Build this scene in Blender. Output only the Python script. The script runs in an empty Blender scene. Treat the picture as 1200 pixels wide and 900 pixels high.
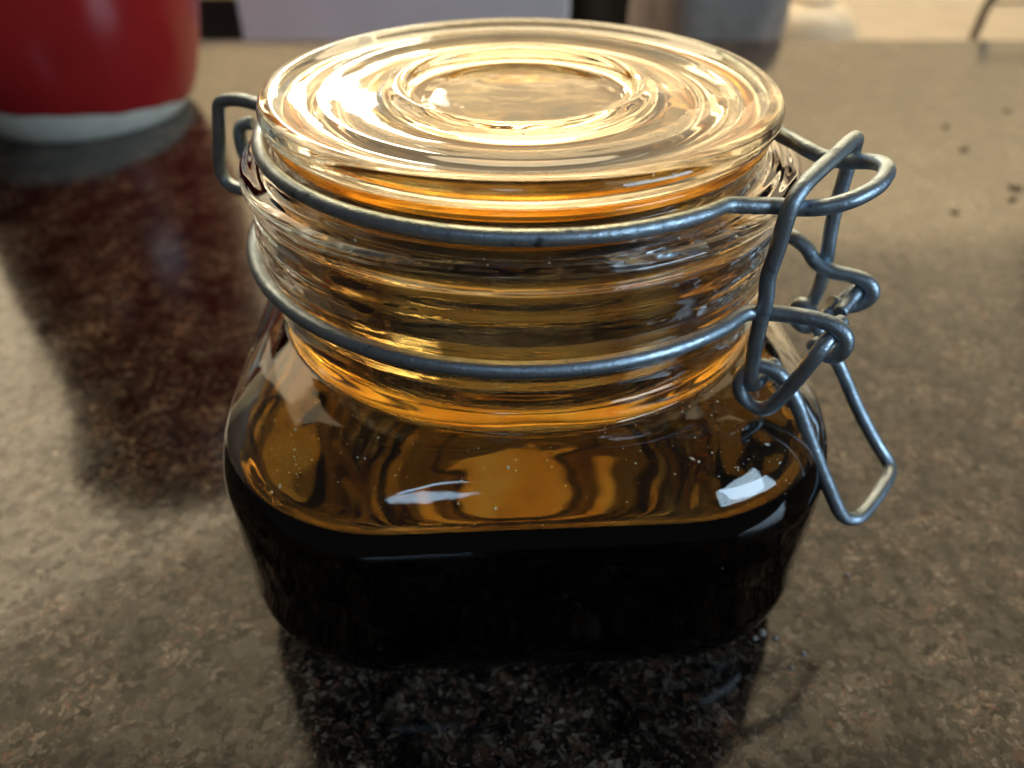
import bpy, bmesh, math, random
from mathutils import Vector, Matrix, noise
random.seed(7)
sc = bpy.context.scene
C = sc.collection
MM = 0.001

# ------------------------------------------------------------------ camera
cd = bpy.data.cameras.new('camera'); cam = bpy.data.objects.new('camera', cd); C.objects.link(cam)
cam.location = (-0.00147, -0.151, 0.150)
cam.rotation_euler = (math.radians(90 - 37.406), 0, 0)
cd.sensor_width = 36.0; cd.lens = 28.08
cd.clip_start = 0.01; cd.clip_end = 50
cd.dof.use_dof = True; cd.dof.focus_distance = 0.127; cd.dof.aperture_fstop = 12.5
sc.camera = cam

# ------------------------------------------------------------------ world and lamps
w = bpy.data.worlds.new('World'); sc.world = w; w.use_nodes = True
bg = w.node_tree.nodes['Background']
bg.inputs[0].default_value = (1.0, 0.92, 0.86, 1); bg.inputs[1].default_value = 0.04

def area(name, loc, target, sx, sy, power, col, shape='RECTANGLE'):
    l = bpy.data.lights.new(name, 'AREA'); l.shape = shape; l.size = sx; l.size_y = sy
    l.energy = power; l.color = col
    o = bpy.data.objects.new(name, l); C.objects.link(o); o.location = loc
    o.rotation_euler = (Vector(target) - Vector(loc)).to_track_quat('-Z', 'Y').to_euler()
    return o
# lit ceiling over and behind the jar, bright doorway behind on the left, cool windows behind the camera
area('ceiling_light', (-0.02, 2.70, 2.00), (-0.02, 1.45, 0.0), 4.9, 3.2, 66, (1.0, 0.79, 0.48))
area('kitchen_lamp', (-1.12, 1.42, 1.10), (-0.1, 0.1, 0.1), 0.85, 0.95, 5.2, (1.0, 0.80, 0.52))
area('wall_fill', (0.05, 0.56, 0.46), (0.05, 0.80, 0.36), 1.5, 0.05, 10.5, (1.0, 0.89, 0.72))  # added fill strip, turned to the wall only to brighten it
area('back_lamp', (-0.27, 1.25, 0.53), (0, 0, 0.1), 0.28, 0.13, 2.4, (1.0, 0.88, 0.66))
area('pendant_lamp', (0.02, 1.20, 1.15), (0, 0, 0.1), 0.62, 0.40, 3.4, (1.0, 0.80, 0.50), 'ELLIPSE')
area('window', (-0.16, -1.5, 1.05), (0, 0, 0.08), 0.40, 0.11, 1.0, (0.50, 0.74, 1.0), 'ELLIPSE')
area('side_window', (1.9, -1.2, 0.75), (-0.1, 0.1, 0.05), 1.2, 0.60, 22, (0.58, 0.80, 1.0))

sc.view_settings.view_transform = 'Standard'; sc.view_settings.look = 'None'
sc.view_settings.exposure = 0.18; sc.view_settings.gamma = 1.0; sc.view_settings.use_curve_mapping = False
cy = sc.cycles
cy.use_denoising = True
try: cy.denoiser = 'OPENIMAGEDENOISE'
except Exception: pass
cy.max_bounces = 28; cy.transmission_bounces = 28; cy.glossy_bounces = 14; cy.diffuse_bounces = 4
cy.transparent_max_bounces = 12; cy.volume_bounces = 0
cy.caustics_reflective = True; cy.caustics_refractive = True; cy.blur_glossy = 0.4
cy.sample_clamp_indirect = 12.0

# ------------------------------------------------------------------ materials
def mat(name):
    m = bpy.data.materials.new(name); m.use_nodes = True
    nt = m.node_tree; p = nt.nodes['Principled BSDF']
    return m, nt, p
def nd(nt, t, **kw):
    n = nt.nodes.new(t)
    for k, v in kw.items():
        if k in n.inputs: n.inputs[k].default_value = v
        else: setattr(n, k, v)
    return n
def ramp(nt, stops, interp='LINEAR'):
    r = nt.nodes.new('ShaderNodeValToRGB'); r.color_ramp.interpolation = interp
    e = r.color_ramp.elements
    while len(e) < len(stops): e.new(0.5)
    for k, (pos, col) in enumerate(stops):
        e[k].position = pos; e[k].color = (*col, 1) if len(col) == 3 else col
    return r
def coords(nt): return nt.nodes.new('ShaderNodeTexCoord').outputs['Object']
def mixc(nt, fac, a, b, mode='MIX'):
    n = nt.nodes.new('ShaderNodeMix'); n.data_type = 'RGBA'; n.blend_type = mode
    for sock, v in ((n.inputs[0], fac), (n.inputs[6], a), (n.inputs[7], b)):
        if hasattr(v, 'is_linked'): nt.links.new(v, sock)
        else: sock.default_value = v
    return n.outputs[2]
def bump(nt, p, height, strength, dist):
    b = nt.nodes.new('ShaderNodeBump'); b.inputs['Strength'].default_value = strength; b.inputs['Distance'].default_value = dist
    nt.links.new(height, b.inputs['Height']); nt.links.new(b.outputs[0], p.inputs['Normal'])

def glass_mat(name, film=False, ior=1.5, stops=None, ripple=0.55, strength=0.3, tint=(0.985, 0.99, 0.975)):
    m, nt, p = mat(name); co = coords(nt)
    p.inputs['Transmission Weight'].default_value = 1.0
    p.inputs['IOR'].default_value = ior
    p.inputs['Roughness'].default_value = 0.0
    # slow moulded waviness of pressed glass
    n1 = nd(nt, 'ShaderNodeTexNoise', Scale=95.0, Detail=2.0); nt.links.new(co, n1.inputs['Vector'])
    n2 = nd(nt, 'ShaderNodeTexNoise', Scale=420.0, Detail=2.0); nt.links.new(co, n2.inputs['Vector'])
    a = nd(nt, 'ShaderNodeMath', operation='MULTIPLY_ADD'); a.inputs[1].default_value = 0.05
    mq = nd(nt, 'ShaderNodeMapping'); mq.inputs['Scale'].default_value = (1, 1, 7); nt.links.new(co, mq.inputs['Vector'])
    n4 = nd(nt, 'ShaderNodeTexNoise', Scale=46.0, Detail=3.0, Distortion=0.6); nt.links.new(mq.outputs[0], n4.inputs['Vector'])
    a2 = nd(nt, 'ShaderNodeMath', operation='MULTIPLY_ADD'); a2.inputs[1].default_value = ripple
    nt.links.new(n4.outputs['Fac'], a2.inputs[0]); nt.links.new(n1.outputs['Fac'], a2.inputs[2])
    nt.links.new(n2.outputs['Fac'], a.inputs[0]); nt.links.new(a2.outputs[0], a.inputs[2])
    bump(nt, p, a.outputs[0], strength, 0.0007)
    # smears
    s = nd(nt, 'ShaderNodeTexNoise', Scale=60.0, Detail=6.0, Roughness=0.7); nt.links.new(co, s.inputs['Vector'])
    if film:
        # dried runs of the brown liquid on the inner faces
        mp = nd(nt, 'ShaderNodeMapping'); mp.inputs['Scale'].default_value = (1, 1, 0.45); nt.links.new(co, mp.inputs['Vector'])
        f = nd(nt, 'ShaderNodeTexNoise', Scale=48.0, Detail=3.0, Distortion=1.2); nt.links.new(mp.outputs[0], f.inputs['Vector'])
        r = ramp(nt, stops)
        nt.links.new(f.outputs['Fac'], r.inputs[0]); nt.links.new(r.outputs[0], p.inputs['Base Color'])
    else:
        p.inputs['Base Color'].default_value = (*tint, 1)
        r = ramp(nt, [(0.45, (0.025, 0.025, 0.025)), (0.8, (0.11, 0.11, 0.11))]); nt.links.new(s.outputs['Fac'], r.inputs[0])
        nt.links.new(r.outputs[0], p.inputs['Roughness'])
    return m
M = {}
M['glass'] = glass_mat('clear_glass', ripple=0.0, strength=0.12)
M['neck_glass'] = glass_mat('ribbed_neck_glass', ripple=0.3, strength=0.17)
M['lid_glass'] = glass_mat('lid_glass', ripple=0.0, strength=0.13, tint=(0.86, 0.78, 0.58))
M['lid_film'] = glass_mat('lid_with_liquid_film', True, 1.5, [(0.34, (0.98, 0.66, 0.18)), (0.5, (0.95, 0.45, 0.04)), (0.66, (0.72, 0.27, 0.02))], 0.0, 0.22)
M['film'] = glass_mat('glass_with_liquid_film', True, 1.5, [(0.32, (1.0, 0.70, 0.22)), (0.46, (1.0, 0.54, 0.07)), (0.58, (0.92, 0.39, 0.03)), (0.72, (0.60, 0.22, 0.02))], 0.0, 0.16)
M['neck_film'] = glass_mat('neck_with_thin_film', True, 1.5, [(0.30, (0.66, 0.60, 0.44)), (0.44, (0.44, 0.36, 0.22)), (0.57, (0.30, 0.17, 0.07)), (0.69, (0.07, 0.035, 0.025))], 0.7, 0.4)
M['wet'] = glass_mat('glass_against_liquid', False, 1.04)

for nm, ior in (('liquid', 1.36), ('liquid_side', 1.0)):    # the bend at the side is done by the wetted glass
    m, nt, p = mat('brown_' + nm); M[nm] = m
    p.inputs['Transmission Weight'].default_value = 1.0; p.inputs['IOR'].default_value = ior; p.inputs['Roughness'].default_value = 0.0
    va = nd(nt, 'ShaderNodeVolumeAbsorption'); va.inputs['Color'].default_value = (0.80, 0.50, 0.0, 1); va.inputs['Density'].default_value = 620
    nt.links.new(va.outputs[0], nt.nodes['Material Output'].inputs['Volume'])

m, nt, p = mat('galvanised_wire'); M['wire'] = m; co = coords(nt)
p.inputs['Metallic'].default_value = 1.0
n1 = nd(nt, 'ShaderNodeTexNoise', Scale=260.0, Detail=5.0, Roughness=0.65); nt.links.new(co, n1.inputs['Vector'])
n2 = nd(nt, 'ShaderNodeTexNoise', Scale=1500.0, Detail=4.0); nt.links.new(co, n2.inputs['Vector'])
r = ramp(nt, [(0.29, (0.11, 0.13, 0.15)), (0.40, (0.40, 0.485, 0.56)), (0.7, (0.56, 0.66, 0.74))]); nt.links.new(n1.outputs['Fac'], r.inputs[0])
nt.links.new(r.outputs[0], p.inputs['Base Color'])
r = ramp(nt, [(0.3, (0.55, 0.55, 0.55)), (0.65, (0.38, 0.38, 0.38))]); nt.links.new(n1.outputs['Fac'], r.inputs[0]); nt.links.new(r.outputs[0], p.inputs['Roughness'])
n3 = nd(nt, 'ShaderNodeTexNoise', Scale=520.0, Detail=3.0); nt.links.new(co, n3.inputs['Vector'])
ad = nd(nt, 'ShaderNodeMath', operation='MULTIPLY_ADD'); ad.inputs[1].default_value = 1.6
nt.links.new(n3.outputs['Fac'], ad.inputs[0]); nt.links.new(n2.outputs['Fac'], ad.inputs[2])
bump(nt, p, ad.outputs[0], 0.55, 0.00016)

m, nt, p = mat('amber_rubber'); M['gasket'] = m
p.inputs['Base Color'].default_value = (1.0, 0.60, 0.15, 1); p.inputs['Roughness'].default_value = 0.12
p.inputs['Transmission Weight'].default_value = 0.95; p.inputs['IOR'].default_value = 1.42

m, nt, p = mat('polished_granite'); M['granite'] = m; co = coords(nt)
dn = nd(nt, 'ShaderNodeTexNoise', Scale=300.0, Detail=2.0); nt.links.new(co, dn.inputs['Vector'])
dn2 = nd(nt, 'ShaderNodeTexNoise', Scale=1100.0, Detail=2.0); nt.links.new(co, dn2.inputs['Vector'])
dv = mixc(nt, 0.0045, co, dn.outputs['Color'], 'ADD')
dv = mixc(nt, 0.0012, dv, dn2.outputs['Color'], 'ADD')
v1 = nd(nt, 'ShaderNodeTexVoronoi', Scale=430.0); nt.links.new(dv, v1.inputs['Vector'])
v2 = nd(nt, 'ShaderNodeTexVoronoi', Scale=1050.0); nt.links.new(dv, v2.inputs['Vector'])
sp1 = nd(nt, 'ShaderNodeSeparateColor'); nt.links.new(v1.outputs['Color'], sp1.inputs[0])
sp2 = nd(nt, 'ShaderNodeSeparateColor'); nt.links.new(v2.outputs['Color'], sp2.inputs[0])
g1 = ramp(nt, [(0.0, (0.010, 0.009, 0.008)), (0.30, (0.024, 0.019, 0.015)), (0.52, (0.042, 0.031, 0.023)), (0.74, (0.066, 0.050, 0.036)), (0.90, (0.15, 0.078, 0.05)), (0.95, (0.20, 0.17, 0.14))], 'CONSTANT')
nt.links.new(sp1.outputs[0], g1.inputs[0])
g2 = ramp(nt, [(0.0, (0.008, 0.007, 0.007)), (0.40, (0.030, 0.023, 0.018)), (0.66, (0.10, 0.082, 0.064)), (0.86, (0.26, 0.225, 0.185)), (0.95, (0.20, 0.095, 0.06))], 'CONSTANT')
nt.links.new(sp2.outputs[0], g2.inputs[0])
gm = mixc(nt, 0.55, g1.outputs[0], g2.outputs[0])
# fine crystal grain inside the flecks, dark clusters between them
fg = nd(nt, 'ShaderNodeTexNoise', Scale=2200.0, Detail=3.0, Roughness=0.7); nt.links.new(co, fg.inputs['Vector'])
fr = ramp(nt, [(0.3, (0.55, 0.55, 0.55)), (0.7, (1.5, 1.5, 1.5))]); nt.links.new(fg.outputs['Fac'], fr.inputs[0])
gm = mixc(nt, 1.0, gm, fr.outputs[0], 'MULTIPLY')
big = nd(nt, 'ShaderNodeTexNoise', Scale=58.0, Detail=5.0, Roughness=0.7); nt.links.new(co, big.inputs['Vector'])
br = ramp(nt, [(0.38, (0.16, 0.17, 0.16)), (0.48, (0.75, 0.72, 0.68)), (0.62, (1.7, 1.55, 1.4))]); nt.links.new(big.outputs['Fac'], br.inputs[0])
gc = mixc(nt, 1.0, gm, br.outputs[0], 'MULTIPLY')
nt.links.new(gc, p.inputs['Base Color'])
# wipe marks and greasy haze in the polish
rn = nd(nt, 'ShaderNodeTexNoise', Scale=26.0, Detail=6.0, Distortion=1.5); nt.links.new(co, rn.inputs['Vector'])
rr = ramp(nt, [(0.35, (0.06, 0.06, 0.06)), (0.7, (0.14, 0.14, 0.14))]); nt.links.new(rn.outputs['Fac'], rr.inputs[0])
rg = nd(nt, 'ShaderNodeMath', operation='MULTIPLY_ADD'); rg.inputs[1].default_value = 0.07
nt.links.new(sp2.outputs[2], rg.inputs[0]); nt.links.new(rr.outputs[0], rg.inputs[2])
nt.links.new(rg.outputs[0], p.inputs['Roughness']); p.inputs['IOR'].default_value = 1.58
si = nd(nt, 'ShaderNodeMapRange'); si.inputs['To Min'].default_value = 0.33; si.inputs['To Max'].default_value = 0.66
nt.links.new(sp1.outputs[1], si.inputs['Value']); nt.links.new(si.outputs[0], p.inputs['Specular IOR Level'])
bump(nt, p, dn.outputs['Fac'], 0.08, 0.0003)

def plain(name, col, rough, nscale=40.0, var=0.12, metallic=0.0, bumpd=0.0):
    m, nt, p = mat(name); co = coords(nt)
    n = nd(nt, 'ShaderNodeTexNoise', Scale=nscale, Detail=4.0); nt.links.new(co, n.inputs['Vector'])
    r = ramp(nt, [(0.3, tuple(c * (1 - var) for c in col)), (0.7, tuple(min(1, c * (1 + var)) for c in col))])
    nt.links.new(n.outputs['Fac'], r.inputs[0]); nt.links.new(r.outputs[0], p.inputs['Base Color'])
    p.inputs['Roughness'].default_value = rough; p.inputs['Metallic'].default_value = metallic
    if bumpd: bump(nt, p, n.outputs['Fac'], 0.4, bumpd)
    M[name] = m; return m
plain('red_glaze', (0.44, 0.020, 0.020), 0.22, 30, 0.12, bumpd=0.0006)
plain('cream_clay', (0.90, 0.85, 0.70), 0.55, 120, 0.08, bumpd=0.0003)
plain('wall_paint', (0.74, 0.60, 0.38), 0.6, 12, 0.05)
plain('shelf_wood', (0.42, 0.34, 0.24), 0.5, 30, 0.1)
plain('grey_enamel', (0.72, 0.69, 0.71), 0.45, 14, 0.06)
plain('black_plastic', (0.012, 0.011, 0.010), 0.4, 60, 0.2)
plain('yellow_paper', (0.62, 0.55, 0.24), 0.7, 60, 0.1)
plain('grey_cloth', (0.34, 0.29, 0.25), 0.85, 90, 0.12, bumpd=0.001)
plain('white_china', (0.66, 0.54, 0.37), 0.25, 20, 0.04)
plain('rack_wire', (0.30, 0.29, 0.26), 0.3, 200, 0.2, metallic=1.0)
plain('crumb', (0.28, 0.22, 0.14), 0.8, 900, 0.4)
plain('dust', (0.75, 0.70, 0.58), 0.9, 900, 0.2)

# ------------------------------------------------------------------ helpers
def link(name, me, materials, parent=None, smooth=True):
    o = bpy.data.objects.new(name, me); C.objects.link(o)
    for mt in materials: me.materials.append(M[mt])
    if smooth: me.polygons.foreach_set('use_smooth', [True] * len(me.polygons))
    if parent: o.parent = parent
    return o
def tag(o, label=None, cat=None, group=None, kind=None):
    for k, v in (('label', label), ('category', cat), ('group', group), ('kind', kind)):
        if v: o[k] = v
    return o
def empty(name, loc=(0, 0, 0)):
    o = bpy.data.objects.new(name, None); C.objects.link(o); o.location = loc; o.empty_display_size = 0.01
    return o
def catmull(P, sub=8, closed=False):
    P = [Vector(q) for q in P]; n = len(P); out = []
    rng = range(n) if closed else range(n - 1)
    for i in rng:
        g = (lambda k: P[k % n]) if closed else (lambda k: P[min(max(k, 0), n - 1)])
        a, b, c, d = g(i - 1), g(i), g(i + 1), g(i + 2)
        # centripetal parameterisation keeps tight bends round
        t0 = 0; t1 = t0 + max((b - a).length, 1e-9) ** 0.5; t2 = t1 + max((c - b).length, 1e-9) ** 0.5; t3 = t2 + max((d - c).length, 1e-9) ** 0.5
        for k in range(sub):
            t = t1 + (t2 - t1) * k / sub
            if (b - a).length < 1e-9: A1 = b
            else: A1 = a * ((t1 - t) / (t1 - t0)) + b * ((t - t0) / (t1 - t0))
            A2 = b * ((t2 - t) / (t2 - t1)) + c * ((t - t1) / (t2 - t1))
            if (d - c).length < 1e-9: A3 = c
            else: A3 = c * ((t3 - t) / (t3 - t2)) + d * ((t - t2) / (t3 - t2))
            B1 = A1 * ((t2 - t) / (t2 - t0)) + A2 * ((t - t0) / (t2 - t0))
            B2 = A2 * ((t3 - t) / (t3 - t1)) + A3 * ((t - t1) / (t3 - t1))
            out.append(B1 * ((t2 - t) / (t2 - t1)) + B2 * ((t - t1) / (t2 - t1)))
    if not closed: out.append(P[-1].copy())
    return out
def tube(name, P, r, parent, material='wire', sides=16, closed=False, sub=8, smoothit=True):
    Q = catmull(P, sub, closed) if smoothit else [Vector(q) for q in P]
    R = [Q[0]]
    for q in Q[1:]:
        if (q - R[-1]).length > 0.25 * r: R.append(q)
    Q = R; n = len(Q); verts = []; faces = []
    T = []
    for i in range(n):
        a = Q[(i - 1) % n] if closed else Q[max(i - 1, 0)]; b = Q[(i + 1) % n] if closed else Q[min(i + 1, n - 1)]
        T.append((b - a).normalized())
    up = Vector((0, 0, 1)) if abs(T[0].z) < 0.9 else Vector((1, 0, 0))
    N = (up - T[0] * up.dot(T[0])).normalized()
    for i in range(n):
        N = (N - T[i] * N.dot(T[i])).normalized(); B = T[i].cross(N)
        for k in range(sides):
            a = 2 * math.pi * k / sides
            rr = r * (1 + 0.035 * noise.noise(Q[i] * 350))
            if not closed and i in (0, n - 1): rr *= 0.86
            verts.append(Q[i] + (N * math.cos(a) + B * math.sin(a)) * rr)
    for i in range(n if closed else n - 1):
        j = (i + 1) % n
        for k in range(sides):
            l = (k + 1) % sides
            faces.append((i * sides + k, i * sides + l, j * sides + l, j * sides + k))
    if not closed:
        faces.append(tuple(range(sides - 1, -1, -1))); faces.append(tuple((n - 1) * sides + k for k in range(sides)))
    me = bpy.data.meshes.new(name); me.from_pydata([tuple(v) for v in verts], [], faces); me.validate()
    o = link(name, me, [material], parent)
    if not closed:
        me.polygons[-1].use_smooth = False; me.polygons[-2].use_smooth = False
    return o
def rho(phi, W, r):
    if r >= W - 1e-5: return W
    a, b = abs(math.cos(phi)), abs(math.sin(phi)); c = W - r
    if a > 1e-9 and W * b / a <= c: return W / a
    if b > 1e-9 and W * a / b <= c: return W / b
    s = (a + b) * c
    return s + math.sqrt(max(0, s * s - 2 * c * c + r * r))
YAW = math.radians(3)
def dense(prof, step=0.9):
    """resample a profile of (half width, z, roundness 0..1, material) with a smooth curve through it"""
    out = []
    pts = [Vector((q[0], q[1], q[2] * 10)) for q in prof]
    cur = catmull(pts, 6)
    k = 0
    for i, q in enumerate(cur):
        out.append((q.x, q.y, min(1, max(0, q.z / 10)), prof[min(i // 6, len(prof) - 1)][3]))
    return out
def loft(name, prof, mats, parent=None, N=192, cap_start=True, cap_end=True, smooth_prof=True):
    pr = dense(prof) if smooth_prof else prof
    verts = []; faces = []; mi = []
    for (W, z, q, m_) in pr:
        W = max(W, 0.05)
        r = W * q
        for k in range(N):
            a = 2 * math.pi * k / N
            R = rho(a - YAW, W, r)
            verts.append((R * math.cos(a) * MM, R * math.sin(a) * MM, z * MM))
    n = len(pr)
    for i in range(n - 1):
        for k in range(N):
            l = (k + 1) % N
            faces.append((i * N + k, i * N + l, (i + 1) * N + l, (i + 1) * N + k)); mi.append(pr[i][3])
    if cap_start: faces.append(tuple(range(N - 1, -1, -1))); mi.append(pr[0][3])
    if cap_end: faces.append(tuple((n - 1) * N + k for k in range(N))); mi.append(pr[-1][3])
    me = bpy.data.meshes.new(name); me.from_pydata(verts, [], faces)
    o = link(name, me, mats, parent)
    me.polygons.foreach_set('material_index', mi)
    bm = bmesh.new(); bm.from_mesh(me); bmesh.ops.recalc_face_normals(bm, faces=bm.faces); bm.to_mesh(me); bm.free()
    return o
def box(name, x0, x1, y0, y1, z0, z1, material, parent=None, bev=0.002, seg=2):
    bm = bmesh.new(); bmesh.ops.create_cube(bm, size=1)
    for v in bm.verts:
        v.co = Vector(((x0 + x1) / 2 + v.co.x * (x1 - x0), (y0 + y1) / 2 + v.co.y * (y1 - y0), (z0 + z1) / 2 + v.co.z * (z1 - z0)))
    if bev: bmesh.ops.bevel(bm, geom=bm.edges[:], offset=bev, segments=seg, affect='EDGES', profile=0.6)
    me = bpy.data.meshes.new(name); bm.to_mesh(me); bm.free()
    return link(name, me, [material], parent, smooth=False)

# ------------------------------------------------------------------ setting
tag(box('countertop', -0.9, 0.9, -0.125, 0.4495, -0.03, 0.0, 'granite', bev=0.004, seg=3), kind='structure')
tag(box('back_shelf', -1.0, 1.0, 0.452, 0.80, -0.09, -0.05, 'shelf_wood', bev=0.003), kind='structure')
tag(box('wall', -1.2, 1.2, 0.802, 0.84, -0.09, 0.34, 'wall_paint', bev=0), kind='structure')

# ------------------------------------------------------------------ the jar
jar = empty('clip_top_jar')
tag(jar, 'squat square glass jar with clamped round glass lid, half full of dark liquid', 'jar')
G, F, Wt, Nf, Ng = 0, 1, 2, 3, 4
outer = [(0.05, 1.2, .6, G), (20, 1.2, .6, G), (39, 0.9, .58, G), (44, 0.1, .56, G), (48, 0.15, .55, G), (52.2, 1.7, .54, G), (55.8, 4.7, .53, G), (58.4, 9, .52, G), (59.6, 14, .52, G),
         (59.6, 22, .52, G), (59.9, 32, .52, G), (60.0, 40, .52, G), (59.8, 44.3, .52, G), (59.2, 47.8, .53, G), (58.3, 51.2, .56, G), (56.9, 54.3, .61, G), (54.8, 57.2, .70, G),
         (52.4, 59.4, .83, G), (50.4, 60.6, .94, G), (49.2, 61.4, 1, G), (48.8, 62.6, 1, Ng), (49.2, 65.2, 1, Ng), (50.1, 67.4, 1, Ng), (50.0, 69, 1, Ng), (49.5, 70.4, 1, Ng), (50.2, 72.2, 1, Ng), (50.9, 73.8, 1, Ng), (50.7, 75.3, 1, Ng),
         (50.7, 77.5, 1, Ng), (51.3, 79.6, 1, Ng), (51.8, 81.3, 1, Ng), (51.7, 83.4, 1, Ng), (51.5, 85.5, 1, Ng), (51.6, 87.0, 1, Ng), (51.2, 88.5, 1, Ng), (51.5, 89.7, 1, Ng), (52.2, 90.8, 1, Ng), (52.6, 92.2, 1, Ng), (52.3, 93.5, 1, Ng),
         (51.0, 94.3, 1, Ng), (49.4, 94.6, 1, Ng), (48.2, 95.2, 1, Ng), (47.0, 95.5, 1, Ng), (45.8, 96.4, 1, Ng), (45.3, 97.6, 1, Ng), (44.4, 98.4, 1, Ng), (42.6, 98.4, 1, Ng), (41.5, 98.0, 1, Ng), (41.0, 97.0, 1, Nf)]
inner = [(41.3, 94.6, 1, Nf), (42.9, 92, 1, Nf), (43.7, 89.4, 1, Nf), (43.3, 86.4, 1, Nf), (43.5, 84, 1, Nf), (44.0, 81.0, 1, Nf), (43.8, 78.4, 1, Nf), (43.4, 76, 1, Nf), (44.1, 73, 1, Nf), (43.7, 70, 1, Nf), (43.4, 67, 1, F), (44.0, 63.6, 1, F), (45.4, 60.8, .95, F), (47.8, 58.2, .80, F),
         (50.6, 55.6, .66, F), (53.4, 52.4, .58, F), (55.4, 49.3, .56, F), (56.2, 46.9, .54, Wt), (57.2, 41, .52, Wt), (57.6, 30, .52, Wt), (57.2, 16, .52, Wt), (55.8, 9.2, .53, Wt), (52.2, 5.2, .55, Wt), (47, 3.4, .56, Wt), (20, 3.6, .6, Wt), (0.05, 3.8, .6, Wt)]
loft('jar_body', outer + inner, ['glass', 'film', 'wet', 'neck_film', 'neck_glass'], jar)

lidp = [(0.05, 104.0), (12, 104.0), (18, 104.05), (19.8, 104.4), (20.8, 105.3), (21.6, 106.4), (22.6, 106.9), (23.8, 106.7), (25.2, 106.1), (27.5, 105.55), (30.5, 105.3), (33, 105.45), (35, 105.75), (36.6, 105.85), (38.4, 105.6), (40.2, 105.55), (42, 105.95),
        (43.6, 106.6), (45.0, 106.95), (46.6, 106.6), (47.4, 105.5), (47.5, 104.3), (47.2, 103.0), (46.6, 101.9), (45.6, 101.2)]
lidq = [(44.2, 100.8), (42, 100.6), (40.4, 100.3), (39.7, 99), (39.3, 96.8), (38.6, 95.6), (37.4, 95.4), (36.2, 96.2), (35.2, 98.4), (33.5, 100.0), (30, 100.8), (25, 100.9), (21.5, 100.2), (19.5, 99.4), (16, 99.2), (8, 99.2), (0.05, 99.2)]
loft('lid', [(a, b - 1.5 + 0.9 * max(0.0, min(1.0, (105 - b) / 4)) * (a > 45), 1, G) for a, b in lidp] + [(a, b, 1, F) for a, b in lidq], ['lid_glass', 'lid_film'], jar, N=160)
loft('gasket', [(41.2, 98.6, 1, 0), (41.2, 100.35, 1, 0), (44, 100.55, 1, 0), (45.5, 100.5, 1, 0), (46.1, 99.9, 1, 0), (46.1, 99.1, 1, 0), (45.5, 98.6, 1, 0), (41.2, 98.6, 1, 0)], ['gasket'], jar, N=128, cap_start=False, cap_end=False, smooth_prof=False)

AZ = math.radians(-28); ca, sa = math.cos(AZ), math.sin(AZ)
def L(u, w_, z): return Vector((u * ca - w_ * sa, u * sa + w_ * ca, z)) * MM
def arc(R, a0, a1, z, n):
    return [L(R * math.cos(math.radians(a0 + (a1 - a0) * k / n)), R * math.sin(math.radians(a0 + (a1 - a0) * k / n)), z if not callable(z) else z(k / n)) for k in range(n + 1)]
WR = 1.35 * MM
# bail over the lid: hinge ends on one side, a nose on the other
Pb = [L(-55, -12.5, 77.6), L(-58.5, -15.6, 77.3), L(-62.5, -16.2, 77.6), L(-64.6, -16.2, 78.8), L(-65.3, -16.2, 81.5), L(-63.6, -16.2, 88), L(-62.0, -16.2, 94), L(-61.2, -16.2, 96.0), L(-59.2, -16.2, 97.0), L(-54, -16.4, 97.8)]
Pb += arc(48.0, 203, 340, lambda t: 97.7 - 0.9 * t ** 4, 22)
Pb += [L(48.6, -14.2, 96.5), L(51.3, -12.3, 96.3), L(54.5, -11.2, 96.2), L(58.5, -10.6, 97.0), L(62, -8.6, 98.2), L(64.6, -4.5, 99.2), L(65.3, 0, 99.9), L(64.5, 4.2, 99.5), L(62, 7.8, 98.4), L(58.2, 9.3, 97.2), L(54.3, 10.2, 96.9), L(51.0, 11.9, 97.2), L(48.4, 14.0, 97.3)]
Pb += arc(48.0, 20, 157, lambda t: 97.5 + 0.2 * t, 22)
Pb += [L(-54, 16.4, 97.8), L(-59.2, 16.2, 97.0), L(-61.2, 16.2, 96.0), L(-62.0, 16.2, 94), L(-63.6, 16.2, 88), L(-65.3, 16.2, 81.5), L(-64.6, 16.2, 78.8), L(-62.5, 16.2, 77.6), L(-58.5, 15.6, 77.3), L(-55, 12.5, 77.6)]
tube('lid_wire', Pb, WR, jar)
# wire round the neck: eyes for the lever on one side, hinge hooks on the other
Pn = [L(-57.5, -11.6, 91.2), L(-60.2, -12.6, 90.4), L(-60.6, -13.2, 87), L(-59.4, -13.4, 82), L(-57.4, -14, 78.6), L(-54.2, -15.2, 77.6)]
Pn += arc(52.7, 200, 344, 77.5, 22)
Pn += [L(52.6, -12.6, 77.2), L(56, -12, 77.6), L(60.8, -12, 78.2), L(64.6, -12, 77.9), L(66.7, -12, 76.4), L(67.1, -12, 74.2), L(66.0, -11.6, 72.0), L(63.8, -10.4, 71.4), L(61.6, -9.2, 72.4)]
tube('neck_wire', Pn, WR * 1.05, jar)
Pm = [L(61.8, 9.2, 70.3), L(63.8, 10.4, 69.2), L(66.2, 11.6, 69.3), L(68.2, 12, 71.2), L(68.4, 12, 73.0), L(66.8, 12, 74.6), L(64, 12, 75.0), L(60.2, 12, 75.1), L(57.2, 12.1, 76.3), L(55, 12.6, 78.4), L(52.4, 13.4, 79.4)]
Pm += arc(52.7, 18, 160, lambda t: 78.6 - 1.1 * min(1, t * 4), 22)
Pm += [L(-54.2, 15.2, 77.6), L(-57.4, 14, 78.6), L(-59.4, 13.4, 82), L(-60.6, 13.2, 87), L(-60.2, 12.6, 90.4), L(-57.5, 11.6, 91.2)]
tube('neck_wire', Pm, WR * 1.05, jar)
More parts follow.
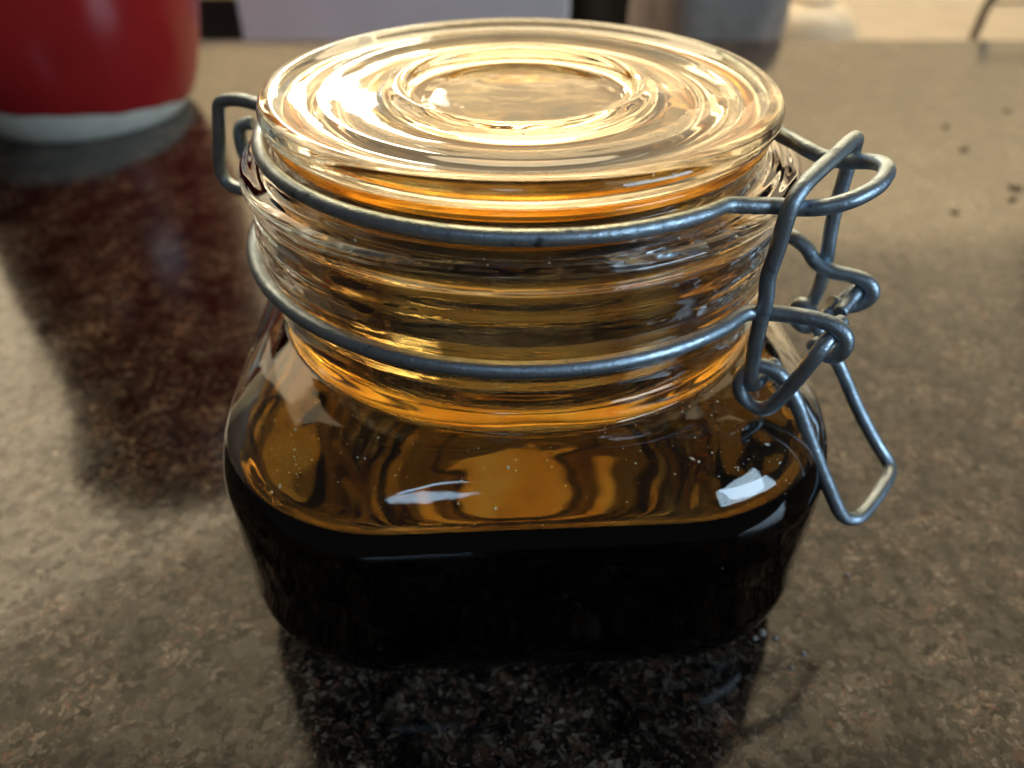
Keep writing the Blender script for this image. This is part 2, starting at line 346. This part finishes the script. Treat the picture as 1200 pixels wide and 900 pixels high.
# tension link hooked over the nose of the bail
Pc = [L(56.6, -6.6, 64.4), L(55.6, -9.4, 63.2), L(54.4, -12.4, 62.2), L(53.9, -13.4, 63.4), L(53.4, -13.3, 68), L(53.2, -13.2, 75), L(53.3, -13.3, 80.5), L(52.9, -13.4, 84.5), L(53.4, -13.7, 90), L(53.7, -13.8, 95.2), L(54.0, -13.2, 97.8), L(54.6, -11.2, 99.5),
      L(55.8, -5, 100.3), L(57.1, 2, 100.6), L(58.2, 9, 100.8), L(58.6, 11.9, 100.3), L(58.6, 13.1, 98.6), L(58.4, 13.0, 94), L(58.3, 12.8, 84.7), L(58.8, 12.8, 79), L(59.0, 14.6, 75), L(58.9, 14.4, 70), L(58.2, 13.6, 66), L(57.2, 11.4, 64.6), L(56.2, 8, 65.8), L(55.4, 5.4, 67.2)]
tube('tension_link', Pc, WR, jar)
# lever: pivot stubs in the neck wire eyes, loops round the link, long handle
Pd = [L(65.4, -6.6, 76.2), L(64.8, -9.6, 75.4), L(64.2, -13.2, 75.3), L(63.5, -14.6, 73.6), L(61.8, -14.9, 68.6), L(59.9, -14.7, 63.6), L(58.4, -14.6, 60.4), L(56.6, -14.5, 59.0), L(54.5, -14.3, 59.2), L(52.7, -14.0, 60.8), L(52.0, -13.4, 63.3), L(52.9, -12.6, 65.6), L(55.0, -11.9, 66.4),
      L(57.6, -11.5, 65.6), L(59.8, -11.4, 63.6), L(62.0, -11.5, 60.6), L(65.4, -11.6, 54.6), L(69.0, -11.6, 48.2), L(73.4, -11.2, 40.6), L(75.0, -10.9, 38.0), L(76.4, -10.0, 36.3), L(78.2, -8.2, 35.4), L(80.0, -3, 35.0), L(81.6, 4, 35.0), L(82.2, 8.6, 34.9), L(81.8, 10.4, 35.4), L(80.6, 11.2, 36.6), L(78.8, 11.4, 38.4),
      L(72.6, 11.6, 46.3), L(66.6, 11.6, 55.4), L(62.6, 11.5, 60.4), L(60.6, 11.4, 63.2), L(58.6, 11.6, 66.2), L(56.6, 12.2, 66.6), L(55.6, 12.9, 64.2), L(56.4, 14, 61.4), L(58.6, 14.6, 60.2), L(60.4, 14.8, 61.6), L(62.6, 14.8, 65.8), L(65.4, 14.6, 70.6), L(66.0, 13.8, 71.9), L(65.8, 11.6, 72.2), L(65.0, 9, 71.2), L(64.2, 5.6, 70.4)]
tube('lever', Pd, WR, jar)

# ------------------------------------------------------------------ the liquid
lev = 45.4
lp = [(0.05, 3.9, .6, 1), (20, 3.7, .6, 1), (46.9, 3.5, .56, 1), (52.1, 5.3, .55, 1), (55.7, 9.25, .53, 1), (57.1, 16, .52, 1), (57.5, 30, .52, 1), (57.1, 41, .52, 1), (56.55, 44.5, .53, 1), (56.1, lev + 1.35, .54, 0), (55.5, lev + 1.0, .55, 0), (54.5, lev + 0.35, .56, 0), (52.8, lev, .57, 0), (40, lev, .6, 0), (20, lev, .6, 0), (0.05, lev, .6, 0)]
liq = loft('brown_liquid', lp, ['liquid', 'liquid_side'], None)
tag(liq, 'black-brown liquid filling the lower half of the glass jar', 'liquid')

# ------------------------------------------------------------------ red crock behind on the left
CX, CY = -0.2390, 0.2990
crock = empty('red_crock', (CX, CY, 0))
tag(crock, 'glossy red glazed crock with bare cream base behind the jar', 'crock')
def lathe_fn(name, rows, material, parent, N=96, lower=None):
    verts = []; faces = []
    for i, (r, z) in enumerate(rows):
        for k in range(N):
            a = 2 * math.pi * k / N
            zz = lower(a, r, z) if lower else z
            verts.append((r * math.cos(a) * MM, r * math.sin(a) * MM, zz * MM))
    n = len(rows)
    for i in range(n - 1):
        for k in range(N):
            l = (k + 1) % N; faces.append((i * N + k, i * N + l, (i + 1) * N + l, (i + 1) * N + k))
    faces.append(tuple(range(N - 1, -1, -1))); faces.append(tuple((n - 1) * N + k for k in range(N)))
    me = bpy.data.meshes.new(name); me.from_pydata(verts, [], faces)
    o = link(name, me, [material], parent)
    bm = bmesh.new(); bm.from_mesh(me); bmesh.ops.recalc_face_normals(bm, faces=bm.faces); bm.to_mesh(me); bm.free()
    return o
def crock_r(z):
    P = [(0, 51.5), (2, 53.5), (7, 57), (16, 61), (30, 65.5), (56, 70.5), (90, 72), (130, 69), (165, 66), (200, 69), (225, 76), (240, 82)]
    for (z0, r0), (z1, r1) in zip(P, P[1:]):
        if z <= z1:
            t = (z - z0) / (z1 - z0); return r0 + (r1 - r0) * t
    return P[-1][1]
def glaze_edge(a):
    # the glaze runs lower on the right
    return 11.0 + 7.5 * math.cos(a - math.radians(235)) + 0.35 * math.sin(9 * a) + 0.3 * math.sin(17 * a + 1)
foot = lathe_fn('foot', [(crock_r(z) if z else 51.5, z) for z in (0, 0.6, 1.5, 3, 5, 8, 12, 16, 20, 23)], 'cream_clay', crock)
zs = [0, 1, 2.5, 5, 9, 14, 20, 28, 38, 50, 65, 80, 100, 120, 140, 160, 180, 195, 210, 222, 232, 238, 240]
rows = [(crock_r(z + 9) + 0.9 * min(1, z / 1.2), z) for z in zs]
def low(a, r, z):
    e = glaze_edge(a); return e + z * (240 - e) / 240
rows2 = []
verts = []; faces = []; N = 128
for z in zs:
    for k in range(N):
        a = 2 * math.pi * k / N; zz = low(a, 0, z)
        r = crock_r(zz) + 0.9 * min(1, z / 1.2) - (0.4 if z == 0 else 0)
        verts.append((r * math.cos(a) * MM, r * math.sin(a) * MM, zz * MM))
for (ri, z) in ((79, 240.5), (76, 238), (70, 222), (62, 195), (60, 160), (62, 100), (58, 40), (40, 24), (1, 23)):
    for k in range(N):
        a = 2 * math.pi * k / N; verts.append((ri * math.cos(a) * MM, ri * math.sin(a) * MM, z * MM))
nr = len(verts) // N
for i in range(nr - 1):
    for k in range(N):
        l = (k + 1) % N; faces.append((i * N + k, i * N + l, (i + 1) * N + l, (i + 1) * N + k))
faces.append(tuple((nr - 1) * N + k for k in range(N)))
me = bpy.data.meshes.new('glazed_body'); me.from_pydata(verts, [], faces); link('glazed_body', me, ['red_glaze'], crock)

# ------------------------------------------------------------------ things behind the counter
SZ = -0.05
t = empty('grey_box', (-0.098, 0.60, SZ))
tag(t, 'wide plain grey box standing behind the far counter edge', 'box')
box('box_side', -0.155, 0.142, -0.075, 0.06, 0.0, 0.064, 'grey_enamel', t, bev=0.006, seg=3)
box('box_cover', -0.158, 0.145, -0.078, 0.063, 0.0645, 0.074, 'grey_enamel', t, bev=0.003)
t = empty('black_box', (-0.252, 0.535, SZ))
tag(t, 'small black box with pale yellow top right of the red crock', 'box')
box('box_side', -0.045, 0.036, -0.012, 0.03, 0.0, 0.0605, 'black_plastic', t, bev=0.002)
box('box_cover', -0.0455, 0.0365, -0.0125, 0.0305, 0.0610, 0.071, 'yellow_paper', t, bev=0.001)
t = empty('black_canister', (0.100, 0.64, SZ))
tag(t, 'black canister behind the lid, beside the wide grey box', 'canister')
lathe_fn('canister_body', [(50, 0), (54, 1.5), (55, 6), (55, 82), (53.5, 86)], 'black_plastic', t, 64)
lathe_fn('canister_cover', [(53, 86.5), (56, 87), (56.5, 89), (56, 97), (53, 100), (12, 101), (9, 104), (9, 110), (4, 112)], 'black_plastic', t, 64)

# folded cloth: a soft heap with creases
def heap(name, loc, sx, sy, sz, material, seed, nu=56, nv=28, sub=None):
    verts = []; faces = []
    for j in range(nv + 1):
        v = j / nv
        for i in range(nu):
            a = 2 * math.pi * i / nu
            e = math.cos(v * math.pi / 2) ** 0.22; h = math.sin(v * math.pi / 2) ** 0.9
            nz = noise.noise(Vector((math.cos(a) * 1.6 + seed, math.sin(a) * 1.6, v * 2.2))) * 0.22 + noise.noise(Vector((math.cos(a) * 5 + seed, math.sin(a) * 5, v * 1.2))) * 0.09
            k = 1 + nz
            verts.append((sx * e * math.cos(a) * k, sy * e * math.sin(a) * k, max(0.0, sz * h * (1 + 0.6 * nz))))
    for j in range(nv):
        for i in range(nu):
            l = (i + 1) % nu; faces.append((j * nu + i, j * nu + l, (j + 1) * nu + l, (j + 1) * nu + i))
    faces.append(tuple(range(nu - 1, -1, -1)))
    me = bpy.data.meshes.new(name); me.from_pydata(verts, [], faces)
    o = link(name, me, [material]); o.location = loc
    return o
tag(heap('dish_cloth', (0.152, 0.525, SZ), 0.062, 0.045, 0.105, 'grey_cloth', 3.1), 'thick folded grey-beige cloth standing behind the lid of the jar', 'cloth')
t = empty('white_bowl', (0.252, 0.58, SZ))
tag(t, 'upturned white bowl just above the far counter edge', 'bowl')
lathe_fn('bowl_body', [(46, 0), (48, 1), (47.5, 6), (45, 20), (39, 34), (29, 44), (20, 48), (16, 48.6)], 'white_china', t, 64)
lathe_fn('foot_ring', [(19, 48.0), (19.5, 52), (18, 53), (15, 53)], 'white_china', t, 64)
t = empty('wire_rack', (0.405, 0.54, SZ))
tag(t, 'thin metal wire rack at the far right edge of the counter', 'rack')
for px in (-0.027, 0.14):
    tube('upright', [(px - 0.003, 0, 0.0), (px, 0, 0.05), (px + 0.012, 0, 0.09)], 0.0036, t, 'rack_wire')
for zz, dx in ((0.055, 0.001), (0.088, 0.011)):
    tube('crossbar', [(-0.027 + dx, 0, zz), (0.14 + dx, 0, zz)], 0.0020, t, 'rack_wire', smoothit=False)

# ------------------------------------------------------------------ crumbs, droplets, dust
def pebble(name, loc, s, material, seed, flat=0.5):
    bm = bmesh.new(); bmesh.ops.create_icosphere(bm, subdivisions=3, radius=1)
    for v in bm.verts:
        n_ = 1 + 0.35 * noise.noise(v.co * 1.5 + Vector((seed, 0, 0))) + 0.15 * noise.noise(v.co * 4 + Vector((seed, 3, 0)))
        v.co = Vector((v.co.x * s * n_, v.co.y * s * n_ * 0.8, max(v.co.z, -0.6) * s * flat * n_))
    zmin = min(v.co.z for v in bm.verts)
    for v in bm.verts: v.co.z -= zmin
    me = bpy.data.meshes.new(name); bm.to_mesh(me); bm.free()
    o = link(name, me, [material]); o.location = loc; o.rotation_euler.z = seed
    return o
for k, (x, y, s) in enumerate([(0.2256, 0.239, 0.0035), (0.2753, 0.2965, 0.0035), (0.2299, 0.271, 0.0028), (0.2279, 0.192, 0.0055), (0.2205, 0.180, 0.003), (0.1889, 0.167, 0.0028)]):
    tag(pebble('crumb', (x, y, 0.0002), s * (0.55 + 0.4 * random.random()), 'crumb', k * 1.7, 0.2), 'tiny dark brown crumb lying on the granite at upper right', 'crumb', 'crumbs on the granite')
m, nt, p = mat('water'); M['water'] = m
p.inputs['Base Color'].default_value = (0.75, 0.74, 0.72, 1); p.inputs['Transmission Weight'].default_value = 0.55; p.inputs['IOR'].default_value = 1.33; p.inputs['Roughness'].default_value = 0.05
def droplet(loc, s):
    bm = bmesh.new(); bmesh.ops.create_uvsphere(bm, u_segments=24, v_segments=14, radius=1)
    for v in bm.verts: v.co = Vector((v.co.x * s, v.co.y * s, max(v.co.z, -0.25) * s * 0.75 + 0.25 * s * 0.75))
    me = bpy.data.meshes.new('water_droplet'); bm.to_mesh(me); bm.free()
    o = link('water_droplet', me, ['water']); o.location = loc
    return tag(o, 'tiny clear water droplet on the granite by the jar', 'droplet', 'droplets beside the jar')
for x, y, s in [(0.0534, -0.0449, 0.0009), (0.0515, -0.0462, 0.0006), (0.0560, -0.0462, 0.0006), (0.0610, -0.0500, 0.0006), (0.0575, -0.0535, 0.0005), (0.0775, -0.0290, 0.0006)]:
    droplet((x, y, 0.0), s)

# specks of dust resting on lid and shoulder of the jar
dg = bpy.context.evaluated_depsgraph_get()
from mathutils.bvhtree import BVHTree
def bvh(o): return BVHTree.FromObject(o, dg)
verts = []; faces = []
def speck(pos, nrm, s, asp):
    t1 = nrm.orthogonal().normalized(); t1.rotate(Matrix.Rotation(random.uniform(0, 6.28), 3, nrm)); t2 = nrm.cross(t1)
    b = len(verts); h = s * 0.5
    for a_, q in ((1, 0), (0, 1), (-1, 0), (0, -1)): verts.append(tuple(pos + t1 * a_ * s * asp + t2 * q * s + nrm * (h * 0.4)))
    verts.append(tuple(pos + nrm * h)); verts.append(tuple(pos - nrm * h * 0.1))
    for k in range(4): faces.append((b + k, b + (k + 1) % 4, b + 4)); faces.append((b + (k + 1) % 4, b + k, b + 5))
for nm, cnt, zr in (('jar_body', 620, (49, 61)), ('lid', 230, (101, 107)), ('jar_body', 90, (92, 97.5)), ('jar_body', 4, (25, 46))):
    o = bpy.data.objects[nm]; T = bvh(o); got = 0; tries = 0
    while got < cnt and tries < 20000:
        tries += 1
        x, y = random.uniform(-62, 62) * MM, random.uniform(-62, 62) * MM
        if nm == 'jar_body' and zr[0] == 25:
            hit = T.ray_cast(Vector((x, -0.2, random.uniform(*zr) * MM)), Vector((0, 1, 0)))
        else:
            hit = T.ray_cast(Vector((x, y, (zr[1] + 4) * MM)), Vector((0, 0, -1)))
        if hit[0] is None or not (zr[0] * MM <= hit[0].z <= zr[1] * MM): continue
        n_ = noise.noise(Vector((x * 45, y * 45, 4.0)))
        if n_ + (0.18 if x > 0.01 else -0.08) < random.uniform(-0.35, 0.45): continue
        big_ = random.random() ** 6
        speck(hit[0], hit[1], (0.055 + 0.24 * big_) * MM, random.choice([1, 1, 1, 1.6, 2.6])); got += 1
me = bpy.data.meshes.new('dust'); me.from_pydata(verts, [], faces)
tag(link('dust', me, ['dust'], smooth=False), 'pale dust specks on the glass of the jar', 'dust', kind='stuff')
